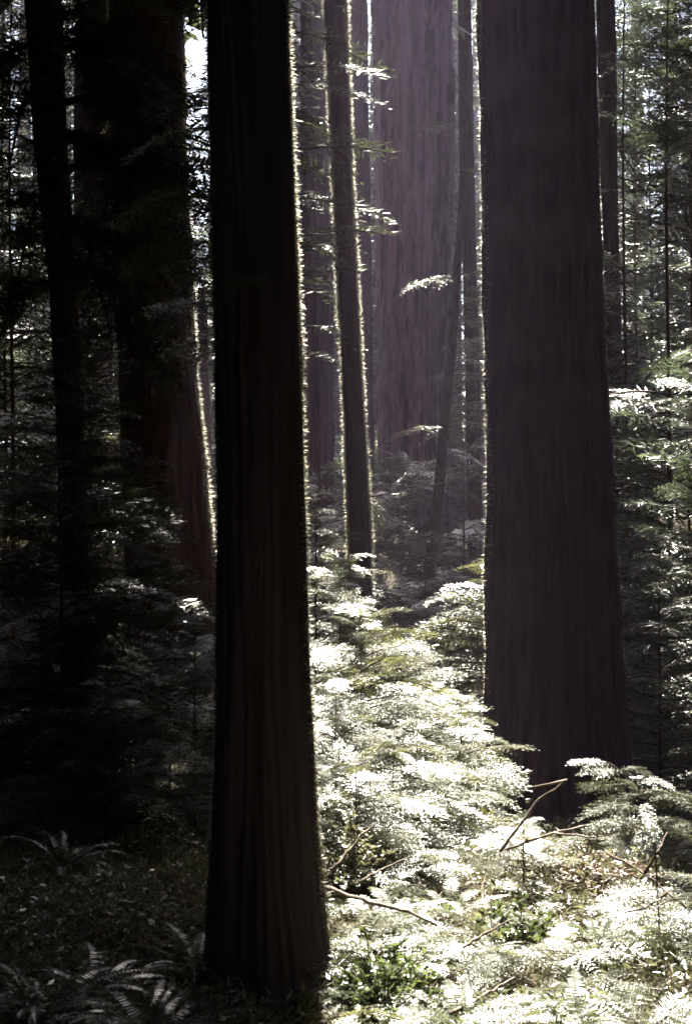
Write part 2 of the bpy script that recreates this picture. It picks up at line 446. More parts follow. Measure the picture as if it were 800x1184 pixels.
# ------------------------------------------------------------------ big trunks
def big_trunk(name, label, D, prof, H, zb, mat, seg=96, dz=0.03, furrow=0.02, freq=22, seed=1, vis_top=None, moss_n=0, moss_l=0.02, flare=0.0, cat="tree", crown=None, yoff=0, group=None, topr=0.35, moss_w=0.20):
    """prof: list of (py, left px, right px) measured on the photograph; the trunk goes on above the frame up to H"""
    pr = sorted([(Z(py, D), (X(l, D) + X(r, D)) / 2, (X(r, D) - X(l, D)) / 2) for py, l, r in prof])
    zs = np.array([p[0] for p in pr]); xs = np.array([p[1] for p in pr]); rs = np.array([p[2] for p in pr])
    x0 = xs[0]
    vt = zs[-1] + 0.8 if vis_top is None else vis_top
    zz = np.concatenate([np.arange(zb, vt, dz), np.linspace(vt, H, 30)])
    slope = (xs[-1] - xs[-2]) / (zs[-1] - zs[-2] + 1e-6)
    slope0 = (xs[-1] - xs[0]) / (zs[-1] - zs[0])
    cxs = np.where(zz > zs[-1], xs[-1] + slope0 * (zz - zs[-1]), np.interp(zz, zs, xs))
    rr = np.interp(zz, zs, rs)
    rr = np.where(zz > zs[-1], rs[-1] * (1 - (1 - topr) * (zz - zs[-1]) / (H - zs[-1])), rr)
    below = zz < zs[0]
    rr = np.where(below, rs[0] + flare * np.clip(zs[0] - zz, 0, 1.0), rr)
    th = np.arange(seg) * 2 * PI / seg
    TH, ZZ = np.meshgrid(th, zz)
    # furrowed plates: ridged noise that is periodic round the trunk
    cxn, sxn = np.cos(TH), np.sin(TH)
    a = TH / (2 * PI) * freq

    def per(k, zsc, sd):
        n1 = vnoise(TH / (2 * PI) * k, ZZ * zsc, sd); n2 = vnoise(TH / (2 * PI) * k - k, ZZ * zsc, sd)
        w = np.clip((TH / (2 * PI) - 0.85) / 0.15, 0, 1)
        return n1 * (1 - w) + n2 * w
    wob = per(6, 0.9, seed + 7) * 1.6
    base = vnoise(a + wob, ZZ * 0.55 + wob * .2, seed)
    ridge = 1 - np.abs(2 * base - 1)
    rough = per(freq * 2.2, 4.0, seed + 3) - 0.5
    lump = per(5, 0.7, seed + 5) - 0.5
    r = rr[:, None] + furrow * (ridge - 0.75) + furrow * 0.55 * rough + rr[:, None] * 0.05 * lump
    if flare:
        lob = np.clip((zs[0] + 0.55 - ZZ) / 1.0, 0, 1.2)
        r = r + flare * lob ** 2 * 0.55 * (0.5 + 0.5 * np.sin(TH * 5 + seed) * 0.9)
    V = np.stack([cxs[:, None] - x0 + r * cxn, r * sxn, ZZ - zb], -1)
    n = len(zz)
    ii = np.arange(n - 1)[:, None] * seg; jj = np.arange(seg)[None, :]; kk = (jj + 1) % seg
    Q = np.stack([ii + jj, ii + kk, ii + seg + kk, ii + seg + jj], -1).reshape(-1, 4)
    mb = MB(); mb.add(V.reshape(-1, 3), f4=Q)
    root = empty(name, (x0, D + yoff, zb), label, cat, group)
    link("trunk", mb.mesh("trunk", [mat], True), root)
    if moss_n:
        rg = np.random.default_rng(seed + 50)
        # tufts of moss, lichen and loose bark, added sunward to catch rim light
        iz = rg.integers(1, np.searchsorted(zz, vt) - 1, moss_n); it = rg.integers(0, seg, moss_n)
        clump = vnoise(th[it] * 4, zz[iz] * 3.0, seed + 9)
        ok = (rg.uniform(size=moss_n) < (0.25 + 1.1 * clump)) & (np.sin(th[it]) > -0.22 - 0.12 * rg.uniform(size=moss_n)); iz, it = iz[ok], it[ok]; k = len(iz)
        P = V[iz, it] + np.stack([np.zeros(k), np.zeros(k), rg.uniform(-dz, dz, k)], 1)
        N_ = np.stack([np.cos(th[it]), np.sin(th[it]), rg.normal(size=k) * 0.35 - 0.1], 1)
        Tg = np.stack([-np.sin(th[it]), np.cos(th[it]), rg.normal(size=k) * 0.6], 1)
        N_ = N_ + rg.normal(size=(k, 3)) * 0.35
        l = moss_l * rg.uniform(0.25, 1.0, k)[:, None]
        W = Tg * l * moss_w
        vv = np.stack([P - N_ * l * .3 - W, P - N_ * l * .3 + W, P + N_ * l], 1).reshape(-1, 3)
        m2 = MB(); m2.add(vv, f3=np.arange(3 * k).reshape(-1, 3))
        link("moss", m2.mesh("moss", [M_RIM_MOSS]), root)
    if crown:
        h0, Lm, nb, sdc = crown
        me, c = crown_mesh("crown", H - zb, h0, Lm, nb, "can", sdc, (x0, D + yoff, zb), keep_open, [M_CANOPY, M_TWIG], (slope0 * (H - zb), 0), 0.5, -0.05)
        link("crown", me, root)
    return root


A = big_trunk("conifer_tree", "near black conifer trunk standing closest, its right edge bright, left of the sunlit clearing", 4.9,
              [(10, 240, 332), (200, 244, 339), (400, 250, 347), (600, 254, 353), (800, 252, 358), (950, 247, 365), (1050, 243, 373), (1120, 238, 384), (1180, 226, 398)],
              17, -0.35, M_BARK, seg=180, dz=0.022, furrow=0.018, freq=34, seed=3, moss_n=150000, moss_l=0.019, flare=0.06, crown=(6.6, 3.2, 190, 301))
Bt = big_trunk("conifer_tree", "massive wide conifer trunk with furrowed purple brown bark right of the clearing", 12.0,
               [(10, 553, 684), (200, 557, 690), (400, 561, 699), (550, 562, 706), (700, 560, 714), (800, 559, 720), (870, 557, 727), (940, 552, 738)],
               26, -1.6, M_BARK_FIB, seg=220, dz=0.04, furrow=0.045, freq=44, seed=8, moss_n=70000, moss_l=0.026, flare=0.12, crown=(10.8, 5.0, 240, 302))
Ct = big_trunk("conifer_tree", "broad black trunk with a bright right edge behind the nearest trunk on its left", 18.0,
               [(10, 128, 211), (200, 131, 216), (350, 134, 223), (480, 140, 232), (600, 144, 243), (680, 146, 252), (740, 144, 262)],
               30, -1.3, M_BARK_RED, seg=120, dz=0.05, furrow=0.04, freq=26, seed=12, moss_n=150000, moss_l=0.060, flare=0.14, crown=(9.5, 5.2, 280, 303))
Dt = big_trunk("conifer_tree", "dark tree at far left with drooping black limbs near the top", 10.0,
               [(10, 28, 72), (200, 44, 80), (330, 58, 90), (480, 66, 97), (700, 72, 104), (900, 72, 108)],
               18, -1.3, M_BARK, seg=72, dz=0.06, furrow=0.015, freq=20, seed=15, moss_n=6000, moss_l=0.03, flare=0.06, crown=(8.2, 4.0, 190, 304))
Pt = big_trunk("conifer_tree", "trunk with violet grey flaky bark between the far left tree and the broad trunk", 24.0,
               [(10, 88, 138), (250, 87, 132), (420, 88, 131), (560, 90, 132), (700, 88, 135)],
               30, -1.0, M_BARK_BIG, seg=72, dz=0.08, furrow=0.05, freq=14, seed=18, moss_n=5000, moss_l=0.05, crown=(11.5, 5.2, 240, 305))
Et = big_trunk("conifer_tree", "slim straight reddish trunk glowing along both edges in the middle of the clearing", 16.0,
               [(10, 377, 400), (200, 385, 406), (400, 395, 416), (600, 403, 427), (730, 406, 431)],
               10.5, -1.4, M_BARK_RED, seg=64, dz=0.05, furrow=0.012, freq=14, seed=21, moss_n=200000, moss_l=0.048, topr=0.6)
Ft = big_trunk("conifer_tree", "giant hazy grey trunk with deep vertical furrows in the middle distance", 35.0,
               [(10, 432, 523), (200, 434, 525), (400, 436, 522), (520, 438, 518), (640, 434, 524)],
               26, -0.2, M_BARK_OLD, seg=160, dz=0.12, furrow=0.17, freq=26, seed=24, moss_n=0, flare=0.1, crown=(17, 5, 120, 307))
Gt = big_trunk("conifer_tree", "pale hazy trunk seen just left behind the slim glowing trunk", 31.0,
               [(10, 348, 384), (200, 348, 385), (420, 350, 386), (640, 350, 388)],
               19, -0.3, M_BARK_BIG, seg=90, dz=0.12, furrow=0.05, freq=20, seed=27, crown=(13.5, 3.4, 40, 308))
Ht = big_trunk("conifer_tree", "narrow hazy trunk between the slim glowing trunk and the giant grey one", 32.0,
               [(10, 401, 425), (200, 405, 428), (420, 408, 431), (640, 410, 434)],
               20, -0.3, M_BARK_BIG, seg=72, dz=0.12, furrow=0.04, freq=14, seed=30, crown=(14, 3.0, 40, 309))
It = big_trunk("conifer_tree", "thin dark hazy trunk in the bright gap between the giant and the massive right trunk", 27.0,
               [(10, 529, 545), (200, 531, 548), (320, 535, 551), (450, 538, 555), (620, 540, 557)],
               17, -0.6, M_BARK, seg=48, dz=0.1, furrow=0.02, freq=12, seed=33, crown=(13, 3.6, 130, 310))
Kt = big_trunk("conifer_tree", "thin black trunk beside the upper right edge of the massive trunk", 20.0,
               [(60, 690, 712), (200, 693, 713), (420, 702, 719), (700, 712, 728)],
               19, -1.0, M_BARK, seg=48, dz=0.1, furrow=0.02, freq=12, seed=36, crown=(13, 4.2, 130, 311))
Lt = big_trunk("conifer_tree", "small reddish broken trunk far off in the slit between the two black left trunks", 29.0,
               [(362, 228, 240), (480, 230, 243), (640, 232, 245)],
               5.6, -0.3, M_BARK_RED, seg=40, dz=0.12, furrow=0.02, freq=10, seed=39, vis_top=5.1, topr=0.7)

# the curved thin young tree in front of the giant
JD = 22.0
jz = gz(X(488, JD), JD)
JP = [(740, 488), (660, 496), (560, 508), (480, 514), (420, 521), (330, 527), (250, 533), (120, 538), (0, 541)]
JP = JP + [(-300, 545)]
jzz = [Z(a, JD) - jz for a, b in JP]; jxx = [X(b, JD) - X(488, JD) for a, b in JP]


def jcurve(h): return (float(np.interp(h, jzz, jxx)), 0.0, h)


tree("thin young tree with a crooked stem bending right before the giant trunk", 488, JD, 14.0, 2.3, 50, "mid", 0.76, 0.105, 71, name="crooked_hemlock", curve=jcurve, side=(0.2, 0.25), expo=0.4)

JT = [o for o in bpy.data.objects if o.name == "crooked_hemlock"][0]
rj = np.random.default_rng(8)
for (pxa, pya, az, pit, L) in [(531, 322, PI - .15, .05, 1.05), (530, 318, .1, .1, .75), (528, 345, .35, -.1, .6), (516, 488, .15, .0, .8), (515, 494, PI + .2, .0, 1.1), (512, 520, .4, -.2, .8), (511, 530, PI - .5, -.2, .9), (534, 200, -.3, .1, .7), (536, 150, PI, .1, .9), (508, 560, -.2, -.2, .8)]:
    mb = MB(); place_bough(mb, B_MID[int(rj.integers(3))], (0, 0, 0), az, pit, rj.normal() * .3, L, rj)
    o = link("bough", mb.mesh("bough", [M_HEM, M_TWIG]), JT)
    o.location = (X(pxa, JD) - JT.location.x, 0, Z(pya, JD) - JT.location.z)
# ------------------------------------------------------------------ young hemlocks
G_LIT = "sunlit young hemlocks in the clearing"
G_DIM = "shaded young hemlocks"
# in the clearing
tree("tall sunlit young hemlock rising just right of the nearest trunk, before the slim glowing trunk", 394, 9.6, 1.9, 0.58, 34, "hi", 0.12, seed=101, group=G_LIT)
tree("sunlit young hemlock with broad flat boughs reaching right over the clearing", 418, 8.2, 1.45, 0.72, 30, "hi", 0.10, seed=102, group=G_LIT, side=(0.1, 0.35))
tree("bushy white lit young hemlock low against the edge of the nearest trunk", 388, 7.0, 1.02, 0.50, 26, "hi", 0.08, seed=103, group=G_LIT)
tree("low spreading sunlit hemlock in the middle of the clearing, below the broad boughs", 455, 6.9, 0.75, 0.52, 24, "hi", 0.08, seed=104, group=G_LIT)
tree("sunlit hemlock crowded between the nearest trunk and the foot of the slim glowing trunk", 366, 11.2, 2.6, 0.5, 34, "hi", 0.08, seed=151, group=G_LIT)
tree("sunlit hemlock in the thick of the clearing right below the slim glowing trunk", 440, 10.6, 1.45, 0.7, 32, "hi", 0.08, seed=152, group=G_LIT)
tree("low sunlit hemlock at the shadow edge right of the broad boughs", 500, 9.6, 0.95, 0.55, 26, "hi", 0.08, seed=153, group=G_LIT)
tree("flat sunlit hemlock where the boughs meet the glaring ground", 492, 7.6, 0.66, 0.55, 26, "hi", 0.08, seed=154, group=G_LIT)
tree("smallest sunlit hemlock tight against the nearest trunk above the bent stick", 412, 6.3, 0.62, 0.42, 24, "hi", 0.08, seed=155, group=G_LIT)
tree("half lit low hemlock between the slim glowing trunk's foot and the massive trunk", 506, 11.0, 1.0, 0.5, 28, "hi", 0.08, seed=156, group=G_LIT)
tree("half lit hemlock just above left of the small grey green one by the massive trunk", 510, 9.6, 0.72, 0.45, 26, "hi", 0.08, seed=157, group=G_LIT)
tree("half lit young hemlock reaching left past the massive right trunk", 574, 13.4, 1.9, 1.05, 30, "mid", 0.10, seed=105, group=G_LIT, side=(PI, 0.45))
tree("small grey green hemlock at the left foot of the massive right trunk", 533, 8.6, 0.95, 0.44, 22, "hi", 0.1, seed=106, group=G_LIT)
sD = 4.95; sx0 = X(756, sD); sz0 = gz(sx0, sD)
root = empty("young_hemlock", (sx0, sD, sz0), "tiny bright hemlock seedling with a bent tip at the right edge before the massive trunk", "young tree", G_LIT)
st = [(756, 962), (750, 942), (740, 918), (726, 898), (706, 884)]
sp = np.array([[X(a, sD) - sx0, 0.01 * q, Z(b, sD) - sz0] for q, (a, b) in enumerate(st)])
sp = np.vstack([[0.05, 0.10, -0.08], sp])
tv, tq, t3 = tube(sp, np.linspace(.0032, .0016, len(sp)), 6); mb = MB(); mb.add(tv, f4=tq, f3=t3); link("trunk", mb.mesh("trunk", [M_TWIG], True), root)
mb = MB(); rs = np.random.default_rng(12)
for f, az, L in [(.03, 1.2, .2), (.05, 3.4, .26), (.06, -.4, .24), (.08, -1.8, .26), (.09, 2.6, .26), (.10, -1.1, .24), (.11, .3, .24), (.12, 3.3, .24), (.13, -2.5, .26), (.15, -.3, .22), (.2, 2.7, .26), (.22, -1.2, .2), (.24, -2.0, .22), (.30, 3.3, .22), (.34, -.2, .16), (.45, 2.9, .24), (.50, .2, .20), (.58, 3.4, .20), (.62, -.3, .21), (.70, 2.9, .19), (.76, .15, .17), (.84, 3.3, .16), (.88, -.1, .13), (.97, 3.0, .15), (.5, -1.5, .16), (.7, -1.7, .13)]:
    q = f * (len(sp) - 1); i0 = min(int(q), len(sp) - 2); p = sp[i0] + (sp[i0 + 1] - sp[i0]) * (q - i0)
    place_bough(mb, B_HI[int(rs.integers(3))], p, az, .05 + rs.normal() * .1, rs.normal() * .2 + (.45 if math.cos(az) > 0 else -.45), L, rs, 0.7)
link("crown", mb.mesh("crown", [M_HEM, M_TWIG]), root)
tree("tiny sunlit hemlock seedling behind the fallen forked branch", 605, 6.0, 0.30, 0.22, 14, "hi", 0.1, seed=108, group=G_LIT)
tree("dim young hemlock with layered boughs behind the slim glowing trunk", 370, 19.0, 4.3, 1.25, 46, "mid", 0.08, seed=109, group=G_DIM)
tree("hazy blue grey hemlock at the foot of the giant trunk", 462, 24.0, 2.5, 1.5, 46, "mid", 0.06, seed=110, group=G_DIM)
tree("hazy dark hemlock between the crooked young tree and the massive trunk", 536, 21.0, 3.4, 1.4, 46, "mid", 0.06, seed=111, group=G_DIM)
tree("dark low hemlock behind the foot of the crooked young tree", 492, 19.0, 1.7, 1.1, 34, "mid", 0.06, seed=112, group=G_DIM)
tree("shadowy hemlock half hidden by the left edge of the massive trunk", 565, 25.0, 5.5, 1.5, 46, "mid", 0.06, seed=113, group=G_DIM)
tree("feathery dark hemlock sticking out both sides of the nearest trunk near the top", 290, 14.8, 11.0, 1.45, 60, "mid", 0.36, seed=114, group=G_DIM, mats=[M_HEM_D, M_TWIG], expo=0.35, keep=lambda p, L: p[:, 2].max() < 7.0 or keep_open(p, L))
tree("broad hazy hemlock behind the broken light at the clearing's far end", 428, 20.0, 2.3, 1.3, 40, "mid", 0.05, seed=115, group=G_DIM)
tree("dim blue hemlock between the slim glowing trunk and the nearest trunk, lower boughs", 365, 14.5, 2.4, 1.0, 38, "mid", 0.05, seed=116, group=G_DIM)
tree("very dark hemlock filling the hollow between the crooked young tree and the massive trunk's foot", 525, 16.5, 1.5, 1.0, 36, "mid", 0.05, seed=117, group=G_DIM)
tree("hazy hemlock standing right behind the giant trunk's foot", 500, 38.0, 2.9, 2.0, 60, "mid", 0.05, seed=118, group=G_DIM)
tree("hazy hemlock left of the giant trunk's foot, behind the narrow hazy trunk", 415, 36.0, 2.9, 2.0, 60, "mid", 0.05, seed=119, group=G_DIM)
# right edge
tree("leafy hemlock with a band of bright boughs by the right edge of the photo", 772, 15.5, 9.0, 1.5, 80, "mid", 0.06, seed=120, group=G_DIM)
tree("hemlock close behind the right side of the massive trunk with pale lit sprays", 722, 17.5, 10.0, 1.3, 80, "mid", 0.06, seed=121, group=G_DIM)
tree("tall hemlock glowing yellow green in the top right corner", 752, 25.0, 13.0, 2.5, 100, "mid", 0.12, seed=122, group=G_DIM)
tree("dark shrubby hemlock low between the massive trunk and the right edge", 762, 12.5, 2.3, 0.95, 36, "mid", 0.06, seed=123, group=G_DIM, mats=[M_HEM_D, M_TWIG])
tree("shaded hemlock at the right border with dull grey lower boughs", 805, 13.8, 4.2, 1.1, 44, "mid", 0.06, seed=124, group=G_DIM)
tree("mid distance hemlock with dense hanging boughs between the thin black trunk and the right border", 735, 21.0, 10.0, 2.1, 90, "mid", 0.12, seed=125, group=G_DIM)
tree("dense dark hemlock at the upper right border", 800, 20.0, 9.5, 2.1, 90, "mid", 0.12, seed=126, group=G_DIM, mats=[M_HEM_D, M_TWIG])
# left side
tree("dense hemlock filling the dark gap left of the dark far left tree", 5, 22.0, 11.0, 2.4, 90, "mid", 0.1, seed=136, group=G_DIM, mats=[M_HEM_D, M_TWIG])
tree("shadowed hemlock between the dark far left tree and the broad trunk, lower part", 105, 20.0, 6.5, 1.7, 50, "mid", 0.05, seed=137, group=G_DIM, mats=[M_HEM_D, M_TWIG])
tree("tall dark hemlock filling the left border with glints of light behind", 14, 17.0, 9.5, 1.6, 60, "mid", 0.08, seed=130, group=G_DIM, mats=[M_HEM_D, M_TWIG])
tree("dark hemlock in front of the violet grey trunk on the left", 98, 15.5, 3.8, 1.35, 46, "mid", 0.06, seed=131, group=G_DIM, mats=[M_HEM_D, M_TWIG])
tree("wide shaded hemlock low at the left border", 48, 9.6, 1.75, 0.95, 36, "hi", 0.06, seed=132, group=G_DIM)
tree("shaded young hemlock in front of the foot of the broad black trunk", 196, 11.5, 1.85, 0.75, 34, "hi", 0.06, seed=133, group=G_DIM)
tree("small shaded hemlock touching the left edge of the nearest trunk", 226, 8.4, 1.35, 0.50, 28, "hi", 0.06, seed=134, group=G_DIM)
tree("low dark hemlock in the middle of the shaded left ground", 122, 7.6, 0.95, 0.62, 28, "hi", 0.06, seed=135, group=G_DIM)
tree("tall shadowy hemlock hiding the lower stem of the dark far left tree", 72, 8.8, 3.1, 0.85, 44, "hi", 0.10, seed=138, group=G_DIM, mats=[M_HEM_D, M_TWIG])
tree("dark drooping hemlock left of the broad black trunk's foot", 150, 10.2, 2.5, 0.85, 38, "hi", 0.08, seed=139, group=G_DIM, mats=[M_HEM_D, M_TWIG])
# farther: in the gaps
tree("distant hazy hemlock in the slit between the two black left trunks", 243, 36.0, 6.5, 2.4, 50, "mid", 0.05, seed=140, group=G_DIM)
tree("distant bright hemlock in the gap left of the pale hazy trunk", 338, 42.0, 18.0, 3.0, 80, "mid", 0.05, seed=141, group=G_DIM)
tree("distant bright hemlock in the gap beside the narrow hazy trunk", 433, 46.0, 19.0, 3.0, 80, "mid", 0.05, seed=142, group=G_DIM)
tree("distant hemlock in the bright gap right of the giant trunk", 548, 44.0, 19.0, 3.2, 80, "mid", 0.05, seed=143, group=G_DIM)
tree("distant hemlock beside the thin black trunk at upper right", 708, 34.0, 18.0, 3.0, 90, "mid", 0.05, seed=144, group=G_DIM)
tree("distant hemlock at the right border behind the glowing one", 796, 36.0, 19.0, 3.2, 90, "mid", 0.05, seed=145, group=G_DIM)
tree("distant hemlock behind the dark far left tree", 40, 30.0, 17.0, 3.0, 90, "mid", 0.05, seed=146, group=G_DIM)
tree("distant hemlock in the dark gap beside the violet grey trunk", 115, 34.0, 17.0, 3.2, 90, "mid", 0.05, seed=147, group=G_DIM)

# drooping limbs of the dark far left tree and dark boughs over the broad trunk
rg = np.random.default_rng(77)
for (pya, pxa, pyb, pxb, Db) in [(40, 60, 190, 175, 9.2), (150, 68, 300, 190, 9.4), (230, 62, 330, 20, 9.4), (110, 48, 210, 8, 9.6), (300, 75, 440, 180, 9.2), (60, 66, 120, 210, 9.0), (200, 72, 240, 250, 8.9),
                                (20, 60, 110, 160, 9.3), (120, 70, 200, 225, 9.1), (160, 75, 330, 235, 8.6), (250, 78, 400, 130, 9.2), (270, 80, 370, 220, 8.8), (60, 50, 130, -20, 9.7), (330, 60, 420, -10, 9.6)]:
    mb = MB()
    p0 = np.array([X(pxa, 10), 10.0, Z(pya, 10)]); p1 = np.array([X(pxb, Db), Db, Z(pyb, Db)])
    t = np.linspace(0, 1, 9)[:, None]
    P = p0 * (1 - t) + p1 * t + np.array([0, 0, 0.22]) * np.sin(t * PI)
    tv, tq, t3 = tube(P, np.linspace(0.028, 0.006, 9), 6, 0.05); mb.add(tv, f4=tq, f3=t3, m=1)
    az0 = math.atan2(p1[1] - p0[1], p1[0] - p0[0])
    for k in range(30):
        f = 0.12 + 0.88 * (k + rg.uniform()) / 30
        p = p0 * (1 - f) + p1 * f + np.array([0, 0, 0.22 * math.sin(f * PI)])
        place_bough(mb, B_MID[int(rg.integers(3))], p, az0 + rg.choice([-1, 1]) * rg.uniform(.3, 1.3), -0.35 + rg.normal() * .3, rg.normal() * .4, rg.uniform(.28, .6), rg)
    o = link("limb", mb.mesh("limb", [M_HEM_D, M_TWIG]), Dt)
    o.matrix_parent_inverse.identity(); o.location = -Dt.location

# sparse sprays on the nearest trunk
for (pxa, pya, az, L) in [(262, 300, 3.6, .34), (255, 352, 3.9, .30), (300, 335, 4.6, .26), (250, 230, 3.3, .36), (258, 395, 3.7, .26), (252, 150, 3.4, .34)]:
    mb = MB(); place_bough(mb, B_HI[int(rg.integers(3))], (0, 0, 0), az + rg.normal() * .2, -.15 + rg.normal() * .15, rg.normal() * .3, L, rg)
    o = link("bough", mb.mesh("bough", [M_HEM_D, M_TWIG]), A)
    o.location = (X(pxa, 4.8) - A.location.x, -0.12, Z(pya, 4.8) - A.location.z)
# thin twig and lit spray at the right of the slim glowing trunk
mb = MB(); rx = Et.location
tw = np.array([[X(428, 16), 16, Z(574, 16)], [X(460, 16.2), 16.2, Z(569, 16.2)], [X(500, 16.4), 16.4, Z(561, 16.4)], [X(531, 16.5), 16.5, Z(554, 16.5)]])
tv, tq, t3 = tube(tw, [0.014, 0.009, 0.007, 0.004], 5, .1); mb.add(tv - np.array(rx), f4=tq, f3=t3)
link("twig", mb.mesh("twig", [M_DEAD]), Et)
mb = MB()
for k in range(5):
    place_bough(mb, B_MID[k % 3], np.array([X(427, 16), 15.95, Z(574 + k * 4, 16)]) - np.array(rx), -0.4 + rg.normal() * .3, -0.5 - .15 * k, rg.normal() * .3, 0.36, rg)
link("spray", mb.mesh("spray", [M_HEM, M_TWIG]), Et)

# ------------------------------------------------------------------ unseen conifers added round about so their crowns close the canopy
rng = np.random.default_rng(91)
shared = {}
spots = []
tries = 0
while len(spots) < 105 and tries < 6000:
    tries += 1
    x, y = rng.uniform(-26, 26), rng.uniform(-20, 44)
    if y > -2 and abs(x) < 0.262 * max(y, 0) + 1.4: continue          # keep out of the photograph
    if math.hypot(x, y) < 3.0: continue
    if any(math.hypot(x - a, y - b) < 3.6 for a, b in spots): continue
    spots.append((x, y))
spots += [(X(p, d), d) for p, d in ((292, 13.5), (288, 24.0), (150, 27.0), (620, 16.5), (645, 22.0), (655, 31.0))]   # hidden behind the big trunks
for (x, y) in spots:
    k = int(rng.integers(3)); H = (19, 22, 25)[k]
    z = gz(x, y) - 0.2
    root = empty("unseen_conifer", (x, y, z), "unseen tall conifer added so its high crown shades the forest floor", "tree", "unseen conifers added for canopy shade")
    hb = max(6.0, 0.38 * y + 4.5) if y > 0 else 5.0
    if y > 12: H = max(H, hb + 9.0)
    hb = min(hb, H * .6) if y <= 12 else hb
    if abs(x) > 0.262 * max(y, 0) + 6.5 or y < -6: hb = 1.5
    H = math.ceil(H)
    if H not in shared: shared[H] = stem_mesh("trunk", H, 0.016 * min(H, 25), (0, 0), 14, M_BARK, 0.5)
    link("trunk", shared[H], root)
    me, c = crown_mesh("crown", H, hb, 4.4, 190, "can", 900 + k, (x, y, z), keep_open, [M_CANOPY, M_TWIG], expo=0.5, pitch0=-0.05)
    link("crown", me, root)

# ------------------------------------------------------------------ the far wood, one mass
rng = np.random.default_rng(33)
mb = MB()
for k in range(190):
    a = rng.uniform(0, 2 * PI) if k > 60 else rng.uniform(PI / 2 - .4, PI / 2 + .4)
    R = rng.uniform(48, 85)
    x, y = R * math.cos(a), R * math.sin(a)
    if y < -40: continue
    z = gz(x, min(y, 130)); H = rng.uniform(18, 32)
    tv, tq, t3 = tube(np.array([[x, y, z - .5], [x, y, z + H * .5], [x, y, z + H]]), [0.45, 0.3, 0.03], 8); mb.add(tv, f4=tq, f3=t3, m=1)
    nb = 80
    for i in range(nb):
        f = (i + rng.uniform()) / nb
        L = 4.0 * (1 - f) ** .6 * rng.uniform(.6, 1.1) + .4
        hh = H * (0.10 + .9 * f)
        aa = i * 2.4 + rng.normal() * .3
        c = np.array([x + math.cos(aa) * L * .6, y + math.sin(aa) * L * .6, z + hh])
        if in_open(c[None, :], .3)[0] and rng.uniform() < .8: continue
        place_bough(mb, B_LOW[int(rng.integers(3))], (x, y, z + hh), aa, -.05 + .3 * f, rng.normal() * .2, L, rng)
tag(link("far_forest", mb.mesh("far_forest", [M_CANOPY, M_BARK])), kind="stuff")


# ------------------------------------------------------------------ sword ferns
def fern_mesh(name, nf, L, seed, pairs=30, wid=0.0065):
    rng = np.random.default_rng(seed); mb = MB()
    for k in range(nf):
        az = k * 2.4 + rng.normal() * .25; l = L * rng.uniform(.65, 1.1); rise = rng.uniform(.75, 1.25)
        d = np.array([math.cos(az), math.sin(az), 0]); s = np.array([-d[1], d[0], 0]); tw = rng.normal() * .35
        t = np.linspace(0, 1, pairs + 1)
        ang = rise - t * (rise + rng.uniform(.25, .8))
        seg = l / pairs
        hx = np.concatenate([[0], np.cumsum(np.cos(ang[:-1]) * seg)]); hz = np.concatenate([[0], np.cumsum(np.sin(ang[:-1]) * seg)])
        C = hx[:, None] * d + np.stack([np.zeros_like(hz), np.zeros_like(hz), hz], 1) + s * (0.05 * l * np.sin(t * 2 + az))[:, None]
        tv, tq, t3 = tube(C[::3], np.linspace(.004, .0012, len(C[::3])), 3); mb.add(tv, f4=tq, m=1)
        prof = np.sin(np.clip(t * 1.08 + .05, 0, 1) * PI) ** .55 * 0.115 * l * (1 - .45 * t) + .006
        for sg in (-1, 1):
            for i in range(2, pairs + 1):
                tang = np.array([d[0] * math.cos(ang[i]), d[1] * math.cos(ang[i]), math.sin(ang[i])])
                nrm = np.cross(tang, s); 
                sd = s * math.cos(tw) + nrm * math.sin(tw) * .5
                dirv = sd * sg + tang * .28 - np.array([0, 0, .18]) + rng.normal(size=3) * .06
                b = C[i]; tip = b + dirv * prof[i] * rng.uniform(.85, 1.08)
                w = min(wid, seg * .46)
                m = b + (tip - b) * .4
                mb.add(np.array([b - tang * w * .6, b + tang * w * .6, m + tang * w, tip, m - tang * w]), f3=[[0, 1, 2], [0, 2, 4], [4, 2, 3]])
    return mb.mesh(name, [M_FERN, M_TWIG])


FM = [fern_mesh("fern_fronds", 15, .62, 1), fern_mesh("fern_fronds", 12, .5, 2), fern_mesh("fern_fronds", 18, .72, 3, 34), fern_mesh("fern_fronds", 10, .4, 4, 24)]


def fern(label, px, D, k, s=1.0, rz=0.0, group=None, dz=0.0):
    x = X(px, D); o = link("sword_fern", FM[k]); o.location = (x, D, gz(x, D) + dz); o.rotation_euler = (0, 0, rz); o.scale = (s, s, s)
    return tag(o, label, "fern", group)


GF, GD = "sunlit sword ferns", "shaded sword ferns"
fern("sunlit fern beside the right edge of the nearest trunk's foot", 425, 4.7, 1, .6, .3, GF)
fern("big sunlit fern low in the middle of the bottom edge", 545, 4.25, 2, .55, 1.0, GF)
fern("yellow green fern at the bottom right corner", 765, 4.2, 0, .65, 2.2, GF)
fern("sunlit fern near the bottom edge between the middle and corner ferns", 655, 4.3, 0, .55, 3.2, GF)
fern("small white lit fern under the brown dead twigs on the right", 690, 5.3, 3, .9, .5, GF)
fern("small bright fern in the centre of the glaring ground", 520, 5.6, 3, .9, 1.5, GF)
fern("sunlit fern left of the darker shrub clump", 545, 4.9, 1, .7, 4.0, GF)
fern("sunlit fern at the right border below the seedling", 785, 5.2, 1, .8, 5.0, GF)
fern("small fern hidden behind the fallen diagonal stick by the nearest trunk", 455, 5.4, 3, 1.0, 2.0, GF)
fern("shaded fern with two glinting arched fronds in the bottom left", 175, 4.15, 2, .55, .8, GD)
fern("shaded fern at the bottom left corner", 45, 4.3, 0, .6, 2.1, GD)
